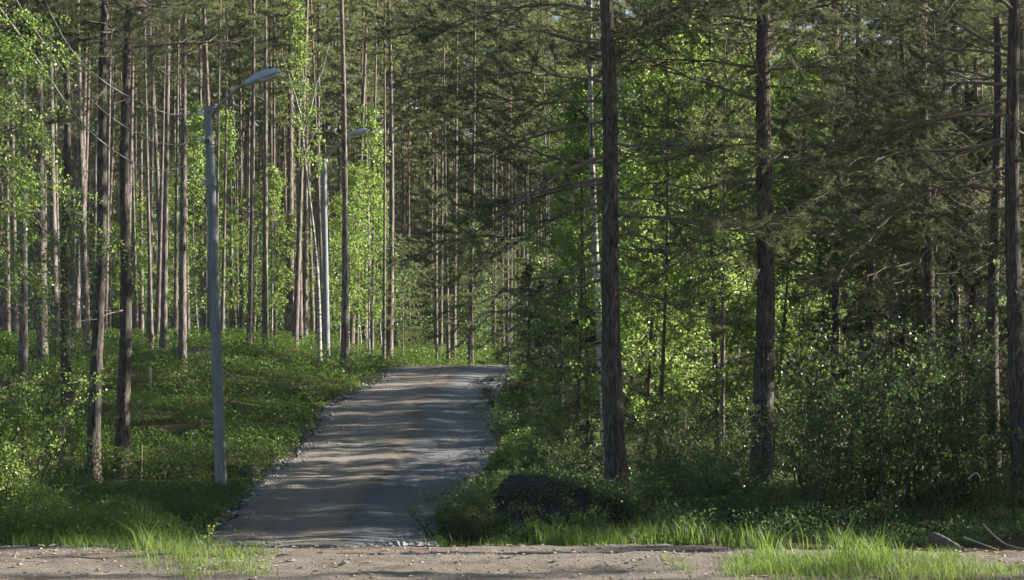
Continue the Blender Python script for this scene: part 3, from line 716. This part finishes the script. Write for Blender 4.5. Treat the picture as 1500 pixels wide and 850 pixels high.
place2(tall, *at(468, 74), 1, 'birch_tree', ('trunk', 'crown'), 'white-barked birch leaning between the tall pine and the second lamp pole', 'tree', None, -.062)
place2(weep, *at(-70, 33), 1, 'birch_tree', ('trunk', 'crown'), 'birch whose bright drooping leaves hang in from the picture edge', 'tree')
YB = [(228, 92), (292, 84), (328, 96), (398, 98), (512, 84), (541, 92), (498, 100), (530, 108), (262, 104), (190, 100), (560, 112), (436, 110), (350, 112)]
for i, (px, d) in enumerate(YB):
    lab = 'bright green young birch filling the gap behind the second lamp pole' if px > 490 else 'slender young birch with bright leaves among the pine trunks'
    place2(B_STAND[i % 3], *at(px, d), rng.uniform(.85, 1.15), 'birch_tree', ('trunk', 'crown'), lab, 'tree', 'young birches behind the second lamp pole' if px > 490 else 'young birches among the pine trunks')
MB = [(945, 46), (1000, 50), (1052, 43), (1015, 57), (1090, 52), (1170, 47), (1205, 54), (1310, 64), (1395, 60), (868, 56), (925, 62), (1150, 62), (1070, 70), (985, 72), (845, 70), (1040, 62), (1130, 44)]
for i, (px, d) in enumerate(MB):
    mid = 920 < px < 1110
    place2(B_MID[i % 4], *at(px, d), (rng.uniform(1., 1.25) if mid else rng.uniform(.8, 1.)), 'birch_tree', ('trunk', 'crown'), 'bright green broadleaved tree filling the gap between the two big pines' if mid else 'leafy broadleaved tree in the wood flanking the two big pines', 'tree', 'broadleaved trees between the two big pines' if mid else 'broadleaved trees flanking the two big pines')
oldb = broad_geo(13, .45, 1.8, 26, 6, 12, .06, 50, .1, M_LEAF, .085, wob=.03)
place2(oldb, *at(893, 36), 1, 'birch_tree', ('trunk', 'crown'), 'white birch trunk peeping out right behind the pine by the mound', 'tree')
place2(B_MID[3], *at(962, 34), .8, 'birch_tree', ('trunk', 'crown'), 'slim grey broadleaved trunk standing in the undergrowth between the big pines', 'tree')
place2(B_MID[1], *at(840, 42), .8, 'birch_tree', ('trunk', 'crown'), 'thin pale sunlit stem between the dark spruce and the pine by the mound', 'tree')
copy_pine(YOUNG[1], *at(1057, 37), .8, .95, label='thin reddish young pine stem among the bright leaves between the big pines')
def spruce_geo(H, rad):
    tg, P, r = trunk_geo(H, .018 * H, None, 9, .3, .1); cg = Geo(); SP, SD = [], []
    lm = [pine_limb(1.6, True, .12, b, 1.25) for b in (-.22, -.3, -.15)]
    for i in range(int(H * 13)):
        f = (i + rng.random()) / int(H * 13); z = H * (.05 + .93 * f); w, sp, sd = lm[i % 3]
        A = rotz(i * 2.4 + rng.normal() * .3) @ roty(R(22 - 40 * f + rng.normal() * 6)) * (rad / 1.6 * (1 - f) ** .8 * rng.uniform(.7, 1.2) + .06)
        add_geo(cg, w, A, np.array([0, 0, z]), 1); SP.append(sp @ A.T + [0, 0, z]); SD.append(unit(sd @ A.T))
    cg.add(*needles(np.concatenate(SP), np.concatenate(SD), 16, .2, .038, .007, .9), 0)
    return tg.mesh('spruce_trunk', [M_SPBARK]), cg.mesh('spruce_crown', [M_SPRUCE, M_TWIG], False), H
SPR = [spruce_geo(5.5, 1.5), spruce_geo(4.2, 1.3)]
for k, (px, d, s, lab) in enumerate(((822, 47, .78, 'dark young spruce at the road edge with drooping boughs, nearest the road'), (792, 58, .85, 'dark spruce behind the roadside spruce near the crest'), (860, 44, .7, 'small dark spruce just behind the pine by the mound'), (775, 72, .9, 'farthest dark spruce where the road vanishes'), (1275, 41, 1.6, 'dark spruce in the shade before the slim black-looking pine'), (1425, 43, 1.9, 'dark spruce behind the reddish brown pine'), (1350, 54, 1.9, 'dark tall spruce behind the sun-striped dark pine'))):
    place2(SPR[k % 2], *at(px, d), s, 'spruce_tree', ('trunk', 'crown'), lab, 'tree')
SH = [shrub_geo(2.5, 11, .35, 26, .048, M_LEAFD), shrub_geo(2.2, 13, .5, 24, .045, M_LEAFD), shrub_geo(2.8, 12, .35, 52, .04, M_LEAF), shrub_geo(1.1, 14, .7, 20, .04, M_LEAFD), shrub_geo(.75, 12, .8, 14, .036, M_LEAF), shrub_geo(1.6, 26, .5, 44, .026, M_LEAFD), shrub_geo(2.7, 10, .35, 24, .046, M_LEAFD)]
def bush(v, px, d, s, label, group=None, name='leafy_bush', cat='bush'):
    place2(SH[v], *at(px, d), s, name, ('stems', 'leaves'), label, cat, group)
for v, px, d, s in ((0, 1192, 27, .8), (1, 1222, 25, .85), (6, 1252, 26.5, 1.0), (0, 1290, 25, 1.05), (1, 1330, 26.5, 1.), (6, 1300, 29, 1.2), (1, 1375, 25.5, .85), (0, 1415, 27, .9), (6, 1225, 30, 1.1), (1, 1185, 34, 1.1), (0, 1345, 30, 1.1), (6, 1395, 31, 1.1), (1, 1450, 28.5, .9), (1, 1490, 24.5, .6), (0, 1530, 28, 1.)):
    bush(v, px, d, s, 'many-stemmed leafy sapling in the thicket between the second big pine and the edge pine', 'saplings of the thicket before the edge pine')
for v, px, d, s in ((1, 955, 33, .6), (3, 990, 27, .8), (1, 1005, 30, .8), (3, 1040, 26, 1.1), (1, 1060, 29, .75), (3, 1080, 25.5, 1.), (0, 990, 33, .8), (1, 1075, 34, .8), (3, 1140, 24.5, .7)):
    bush(v, px, d, s, 'low leafy bush in the undergrowth between the two big pines', 'bushes between the two big pines')
for v, px, d, s in ((1, 800, 38, .75), (3, 770, 42, 1.1), (3, 745, 50, 1.2), (1, 830, 40, .8), (3, 735, 57, 1.), (3, 785, 35, 1.1), (1, 860, 36, .75)):
    bush(v, px, d, s, 'low green bush at the foot of the dark spruce by the road', 'bushes along the spruce side of the road')
bush(5, 665, 25.2, .72, 'dense bushy willow at the corner of the road and the track'); bush(5, 700, 25.0, .6, 'smaller willow bush leaning on the brushy mound')
bush(4, 740, 24.6, .9, 'little leafy plant growing on the front of the brushy mound'); bush(4, 860, 25, .9, 'little leafy plant at the pine end of the brushy mound')
for px, d, s, lab in ((772, 24.7, .8, 'small leafy sprig before the middle of the brushy mound'), (815, 24.6, .9, 'leafy sprig growing before the pine side of the brushy mound')):
    bush(4, px, d, s, lab)
for px, d, s, lab in ((-2, 27, 1.02, 'tall bright leafy birch sapling at the picture edge'), (-50, 27.6, 1.3, 'birch sapling half cut off behind the bright one at the edge'), (40, 27.6, .6, 'shorter birch sapling leaning toward the snag')):
    bush(2, px, d, s, lab, None, 'birch_sapling', 'sapling')
for v, px, d, s, lab in ((4, 190, 25.5, .8, 'small sunlit plant at the track edge with two bright sprigs'), (4, 258, 25.2, .85, 'sunlit leafy plant between the grass tuft and the near lamp pole'), (4, 280, 27, .8, 'pale leafy plant right below the near lamp pole'), (3, 120, 27, .7, 'dark low bush in front of the leaning front pine'), (4, 60, 23, .7, 'tiny sprig at the track edge below the birch sapling'), (3, 30, 24.5, .8, 'dark bush beneath the bright birch sapling'), (3, 225, 29, .55, 'dark low bush before the straight front pine')):
    bush(v, px, d, s, lab)

bp = []  # unseen broadleaved trees added to deepen the shade on road and thicket
while len(bp) < 30:
    x, y = rng.uniform(7.5, 34), rng.uniform(22, 66)
    if x < .262 * y + 1.6 or any(abs(y - c - .176 * x) < hw for c, hw in GAPS) or any((x - a) ** 2 + (y - b) ** 2 < 6 for a, b in bp): continue
    bp.append((x, y)); place2(B_MID[len(bp) % 4], x, y, rng.uniform(.7, 1.0), 'birch_tree', ('trunk', 'crown'), 'unseen broadleaved tree added beyond the edge pine for shade', 'tree', 'shade trees added beyond the edge pine')

for k in range(9):      # unseen low bushes added past the picture edge to shade the thicket
    x = 7.9 + 1.9 * rng.random(); y = 23.4 + .8 * k + .176 * x
    place2(SH[k % 2], x, y, 1.55, 'leafy_bush', ('stems', 'leaves'), 'unseen leafy bush added past the edge pine to shade the thicket', 'bush', 'shade bushes added past the edge pine')

# ------------------------------------------------------------------ boulders, mound, posts, logs and sticks
def rock_geo(sx, sy, sz, m, seed, amp=.25, nseg=26):
    u, v = np.meshgrid(np.linspace(0, 2 * math.pi, nseg, endpoint=False), np.linspace(.02, math.pi - .02, nseg // 2))
    D = np.stack([np.cos(u) * np.sin(v), np.sin(u) * np.sin(v), np.cos(v)], -1)
    k = 1 + amp * (fbm(D[..., 0] * 1.6 + seed + D[..., 2] * 1.3, D[..., 1] * 1.6 - seed) - .45) * 2 + amp * .4 * (vnoise2(D[..., 0] * 5 + seed, D[..., 1] * 5 + D[..., 2] * 4) - .5)
    V = D * k[..., None] * np.array([sx, sy, sz]); g = Geo(); n1, n2 = V.shape[:2]
    i, j = np.meshgrid(np.arange(n1 - 1), np.arange(n2), indexing='ij')
    g.add(V, np.stack([i * n2 + j, (i + 1) * n2 + j, (i + 1) * n2 + (j + 1) % n2, i * n2 + (j + 1) % n2], -1).reshape(-1, 4))
    for r, c in ((0, V[0]), (n1 - 1, V[-1])):
        g.add(np.vstack([c, c.mean(0)[None]]), [(n2, (q + 1) % n2, q) if r else (n2, q, (q + 1) % n2) for q in range(n2)])
    return g.mesh('rock', [m])
def rock(px, d, s, m, label, dz=0., cat='boulder', name='boulder', rz=0):
    x, y = at(px, d); o = tag(link(name, rock_geo(*s, m, px * .37)), label, cat); o.location = (x, y, tz(x, y) + dz); o.rotation_euler = (0, 0, rz); return o
rock(278, 66.5, (.85, .6, .42), M_ROCK, 'broad dark mossy boulder behind the dark pine and the marker post', .12)
rock(366, 44.5, (.24, .2, .16), M_ROCK, 'small dark boulder beside the road past the near lamp pole', .08)
rock(404, 45.5, (.13, .11, .08), M_STONE, 'pale stone on the gravel verge past the small dark boulder', .05, 'stone', 'stone')
rock(302, 26, (.12, .1, .07), M_STONE, 'pale stone at the corner of track and road by the grass', .06, 'stone', 'stone')
mx, my = at(795, 27.2)
gm = rock_geo(1.2, .95, .68, M_PEAT, 4.2, .42, 60)
mo = tag(link('earth_mound', gm), 'dark overgrown earth mound between the road corner and the big pine', 'mound'); mo.location = (mx, my, -.42)
g = Geo(); u = rng.random(15000) * 6.28; v = np.arccos(rng.random(15000)); kk = rng.random(15000) ** .35
P = np.stack([np.cos(u) * np.sin(v) * 1.33, np.sin(u) * np.sin(v) * 1.08, np.cos(v) * .76], -1) * (1 + .08 * rng.normal(size=15000))[:, None]
keep = fbm(P[:, 0] * 2 + 4, P[:, 1] * 2 + P[:, 2]) > .36; P = P[keep]; g.add(*leaves(P, np.full(len(P), .04), .8))
o = link('plant_cover', g.mesh('plant_cover', [M_LEAFD], False), mo)
def stick(name, P, r, m, label, cat, sides=8):
    g = Geo(); P = np.asarray(P, float); P2 = spline(P, 24) if len(P) > 2 else P
    captube(g, P2, np.interp(np.linspace(0, 1, len(P2)), [0, 1], r) * (1 + .08 * np.sin(np.arange(len(P2)) * 1.7)), sides)
    return tag(link(name, g.mesh(name, [m])), label, cat)
def on(px, d, h=0.): x, y = at(px, d); return (x, y, tz(x, y) + h)
x, y = at(222, 58.5); stick('marker_post', [(x, y, tz(x, y) - .2), (x - .05, y, tz(x, y) + .8)], (.04, .04), M_DEAD, 'short pale marker post standing in the bilberries before the boulder', 'post')
x, y = at(92, 43); stick('tree_snag', [(x, y, tz(x, y) - .2), (x - .01, y, tz(x, y) + .5), (x + .02, y, tz(x, y) + 1.25)], (.06, .045), M_TWIG, 'thin broken snag standing between the sapling and the leaning front pine', 'snag')
x, y = at(206, 43); stick('tree_snag', [(x, y, tz(x, y) - .2), (x + .02, y, tz(x, y) + .75)], (.03, .02), M_TWIG, 'short dead stem beside the straight front pine', 'snag')
x, y = at(119, 39.5); stick('fallen_stick', [(x - .12, y, tz(x, y) + .33), (x + .05, y, tz(x, y) + .38), (x + .22, y - .05, tz(x, y) + .48)], (.022, .012), M_DEAD, 'pale fallen stick at the foot of the leaning front pine', 'stick')
stick('fallen_log', [on(1366, 19.9, .1), on(1385, 19.7, .08), on(1415, 19.4, .05)], (.052, .04), M_SPBARK, 'short grey fallen log lying at the thicket edge', 'log', 12)
stick('fallen_stick', [on(1412, 20.2, .1), on(1440, 20.0, .05), on(1462, 19.9, .02)], (.011, .005), M_DEAD, 'crooked pale stick running out of the grey log', 'stick')
stick('fallen_stick', [on(1440, 19.6, .3), on(1470, 19.4, .16), on(1505, 19.2, .1)], (.006, .009), M_TWIG, 'grey stick sloping down to the picture edge past the log', 'stick')
stick('fallen_stick', [on(1470, 18.7, .1), on(1485, 18.5, .07), on(1510, 18.3, .03)], (.005, .008), M_TWIG, 'bare stick lying lowest at the picture edge past the log', 'stick')
stick('fallen_stick', [on(1418, 23.5, .62), on(1430, 23.5, .68), on(1438, 23.5, .58)], (.007, .004), M_DEAD, 'bent bleached twig hooked in the thicket above the grey log', 'stick')
stick('fallen_stick', [on(180, 19.6, .04), on(190, 19.7, .06), on(207, 19.8, .05)], (.025, .018), M_DEAD, 'pale stick lying on the dirt track beside the grass tuft', 'stick')
stick('fallen_stick', [on(78, 20.4, .05), on(98, 20.4, .07), on(116, 20.5, .04)], (.016, .01), M_DEAD, 'thin pale stick along the track edge below the sapling', 'stick')
stick('fallen_stick', [on(0, 18.2, .03), on(18, 18.3, .06), on(24, 18.4, .16)], (.014, .008), M_DEAD, 'forked stick on the dirt track at the picture edge', 'stick')
stick('fallen_stick', [on(950, 20.3, .06), on(1000, 20.1, .06), on(1040, 19.9, .03)], (.012, .008), M_TWIG, 'dark thin stick on the track beside the roadside grass', 'stick')

# ------------------------------------------------------------------ what nobody could count: undergrowth, grass, verge stones, litter
def scatter(n, x0, x1, y0, y1, power=2.0):
    y = (y0 ** (1 - power + 1e-6) + rng.random(n) * (y1 ** (1 - power + 1e-6) - y0 ** (1 - power + 1e-6))) ** (1 / (1 - power + 1e-6))
    px = rng.uniform(x0, x1, n); return wx(px, y), y
def undergrowth(name, n, x0, x1, y0, y1, hmin, hmax, size, m, power=1.9, thr=.3, seed=0.):
    x, y = scatter(n, x0, x1, y0, y1, power)
    hum = fbm(x * .85 + seed, y * .85 + seed, 3); cl = fbm(x * .35 + 8 + seed, y * .35, 2)
    free = 1 - np.maximum(roadmask(x, y, .22), trackmask(x, y))
    edge = free * np.clip(.35 + .65 * (1 - roadmask(x, y, 1.4)), 0, 1)
    H = (hmin + (hmax - hmin) * sstep(.28, .62, hum)) * (.5 + .7 * cl) * edge
    k = (free > .6) & (cl > thr) & ~((np.abs(x - mx) < 1.25) & (y < my + 1.2)) & (y < 140) & (y > 19)
    x, y, H = x[k], y[k], H[k]
    H = H * np.where((np.abs(x - bx) < .5) & (y > D1 - 3) & (y < D1 + .3), .3, 1.)
    u = 1 - rng.random(len(x)) ** 1.7 * .85
    P = np.stack([x + rng.normal(size=len(x)) * .03, y, TZ(x, y) + H * u], -1)
    g = Geo(); g.add(*leaves(P, size * (y / 30) ** .75, .9, .1)); kind(link(name, g.mesh(name, [m], False)), 'stuff')
undergrowth('bilberry_undergrowth', 800000, -120, 800, 22, 139, .03, .92, .037, M_BILB, 1.75, .17)
undergrowth('leafy_undergrowth', 120000, 690, 1560, 21.5, 60, .1, .55, .036, M_LEAFD, 2.0, .2, 3.)
def grass(name, specs, m):
    g = Geo()
    for (n, px0, px1, d0, d1, h, w, clump) in specs:
        nc = max(1, n // 26); cx = rng.uniform(px0, px1, nc); cd = rng.uniform(d0, d1, nc)
        i = rng.integers(nc, size=n); x = wx(cx[i], cd[i]) + rng.normal(size=n) * clump; y = cd[i] + rng.normal(size=n) * clump
        hh = h * (.45 + .75 * rng.random(nc)[i]) * (.5 + .6 * rng.random(n)); a = rng.random(n) * 6.28; ln = (.1 + .55 * rng.random(n)) * hh
        b = np.stack([x, y, TZ(x, y) - .01], -1); dv = np.stack([np.cos(a), np.sin(a), 0 * a], -1)
        sd = np.stack([-np.sin(a + rng.normal(size=n)), np.cos(a), 0 * a], -1) * (w * (.6 + .8 * rng.random(n)))[:, None] * .5
        up = np.array([0, 0, 1.])
        p1 = b + dv * (ln * .25)[:, None] + up * (hh * .55)[:, None]; p2 = b + dv * ln[:, None] + up * (hh * (1 - .25 * (ln / hh)))[:, None]
        V = np.stack([b - sd, b + sd, p1 + sd * .75, p1 - sd * .75, p2], 1).reshape(-1, 3); o = np.arange(n) * 5
        g.add(V, np.stack([o, o + 1, o + 2, o + 3], -1)); g.add(V, np.stack([o + 3, o + 2, o + 4], -1))
    kind(link(name, g.mesh(name, [m], False)), 'stuff')
grass('grass', [(3400, 110, 320, 19.4, 22, .26, .007, .1), (900, 200, 390, 17.5, 20, .24, .007, .08), (1500, 270, 385, 16.4, 19.5, .26, .008, .08), (500, 205, 300, 18, 20, .4, .007, .05), (9500, 1085, 1410, 16.3, 18.6, .23, .008, .12), (500, 1000, 1100, 16.3, 17.4, .12, .007, .12), (1100, 1085, 1400, 16.3, 18.2, .28, .006, .05), (500, 1230, 1320, 17.3, 18.8, .46, .007, .05), (260, 1120, 1160, 17.5, 18.5, .42, .007, .04), (4400, 800, 1070, 21.2, 23.6, .34, .009, .09),
    (260, 965, 1020, 17.5, 18.5, .16, .007, .06), (1200, 1400, 1520, 16.3, 17.4, .2, .007, .1), (900, 600, 800, 21.6, 23, .2, .008, .1), (500, 1060, 1250, 20.3, 22.5, .28, .008, .12), (1600, 300, 400, 28, 46, .3, .012, .12), (900, 430, 520, 52, 66, .25, .02, .15), (700, 40, 140, 20.8, 22, .2, .008, .1)], M_GRASS)
grass('dry_grass', [(1500, 1080, 1420, 16.3, 18.6, .15, .005, .1), (420, 940, 1050, 21.6, 23.5, .3, .008, .1), (260, 200, 330, 18.5, 20.5, .22, .007, .08)], M_STRAW)
def chips(name, x, y, zoff, s, m, flat=.6):
    n = len(x); o = np.array([[1, 0, 0], [0, 1, 0], [-1, 0, 0], [0, -1, 0], [0, 0, 1], [0, 0, -1]], float)
    V = np.repeat(o[None], n, 0) * (.6 + .8 * rng.random((n, 6, 1))) * np.stack([s, s * (.6 + .5 * rng.random(n)), s * flat], -1)[:, None]
    a = rng.random(n) * 6.28; c, q = np.cos(a)[:, None], np.sin(a)[:, None]
    V = np.stack([V[..., 0] * c - V[..., 1] * q, V[..., 0] * q + V[..., 1] * c, V[..., 2]], -1) + np.stack([x, y, zoff], -1)[:, None]
    F = np.array([(0, 1, 4), (1, 2, 4), (2, 3, 4), (3, 0, 4), (1, 0, 5), (2, 1, 5), (3, 2, 5), (0, 3, 5)])
    g = Geo(); g.add(V.reshape(-1, 3), (F[None] + (np.arange(n) * 6)[:, None, None]).reshape(-1, 3)); kind(link(name, g.mesh(name, [m], False)), 'stuff')
n = 14000; y = 21 + 55 * rng.random(n) ** 1.5; side = rng.random(n) < .6; l, r = np.interp(y, RY, RL), np.interp(y, RY, RR)
x = np.where(side, l + np.abs(rng.normal(size=n)) * .45 - .25, r - np.abs(rng.normal(size=n)) * .3 + .15); al = rng.random(n) < .6; x = np.where(al, l + (r - l) * rng.random(n), x)
chips('verge_gravel', x, y, TZ0(x, y) + .015, np.where(al, .011, .028) * (.5 + rng.random(n) ** 3 * 2.2), M_STONE)
n = 3600; x = rng.uniform(-6, 6, n); y = rng.uniform(15.5, 20.8, n); k = trackmask(x, y) > .5; x, y = x[k], y[k]
chips('track_litter', x, y, TZ0(x, y) + .035, .012 * (.4 + rng.random(len(x)) ** 3 * 2.5), stone_mat('bark_chip', (.12, .085, .055), (.46, .38, .3)), .35)

def add_haze(dens):
    g = Geo(); box(g, np.array([0, 0, 37.]), np.array([3400., 3400., 80.]))
    m, nt, out = mat('haze'); p = nt.nodes.new('ShaderNodeVolumePrincipled'); p.inputs['Density'].default_value = dens
    p.inputs['Color'].default_value = (.86, .9, .92, 1); p.inputs['Anisotropy'].default_value = .3; nt.links.new(p.outputs[0], out.inputs['Volume'])
    kind(link('haze', g.mesh('haze', [m], False)), 'stuff')
HAZE = .00012
if HAZE: add_haze(HAZE)

# ------------------------------------------------------------------ light, sky, camera
SUN_AZ, SUN_EL = 80, 22          # degrees clockwise from the viewing direction, and above the horizon
w = bpy.data.worlds.new('World'); scn.world = w; w.use_nodes = True
nt = w.node_tree; sky = nt.nodes.new('ShaderNodeTexSky'); sky.sky_type = 'NISHITA'; sky.sun_disc = False
sky.sun_elevation = R(SUN_EL); sky.sun_rotation = R(SUN_AZ)
nt.links.new(sky.outputs[0], nt.nodes['Background'].inputs[0]); nt.nodes['Background'].inputs[1].default_value = .05
sl = bpy.data.lights.new('sun', 'SUN'); sl.energy = 5; sl.angle = R(.5); sl.color = (1, .93, .82)
so = bpy.data.objects.new('sun', sl); COL.objects.link(so); so.rotation_euler = (R(90 - SUN_EL), 0, R(180 - SUN_AZ) + math.pi * 0)
so.rotation_euler = (R(90 - SUN_EL), 0, R(-SUN_AZ) + math.pi)
so.location = (30, 20, 40)
cd = bpy.data.cameras.new('camera'); co = bpy.data.objects.new('camera', cd); COL.objects.link(co); scn.camera = co
co.location = (0, 0, EYE); co.rotation_euler = (R(90), 0, 0)
cd.sensor_width = 36; cd.lens = 36 * FPX / 1500; cd.shift_y = (HOR - 425) / 1500; cd.clip_end = 6000; cd.clip_start = .1
v = scn.view_settings; v.view_transform = 'Standard'; v.look = 'None'; v.exposure = 1.82; v.gamma = 1; v.use_curve_mapping = False
c = scn.cycles; c.max_bounces = 6; c.diffuse_bounces = 2; c.glossy_bounces = 1; c.transmission_bounces = 3; c.transparent_max_bounces = 4
c.caustics_reflective = False; c.caustics_refractive = False; c.use_denoising = True; c.sample_clamp_indirect = 4
scn.cycles.use_adaptive_sampling = True; scn.cycles.adaptive_threshold = .02
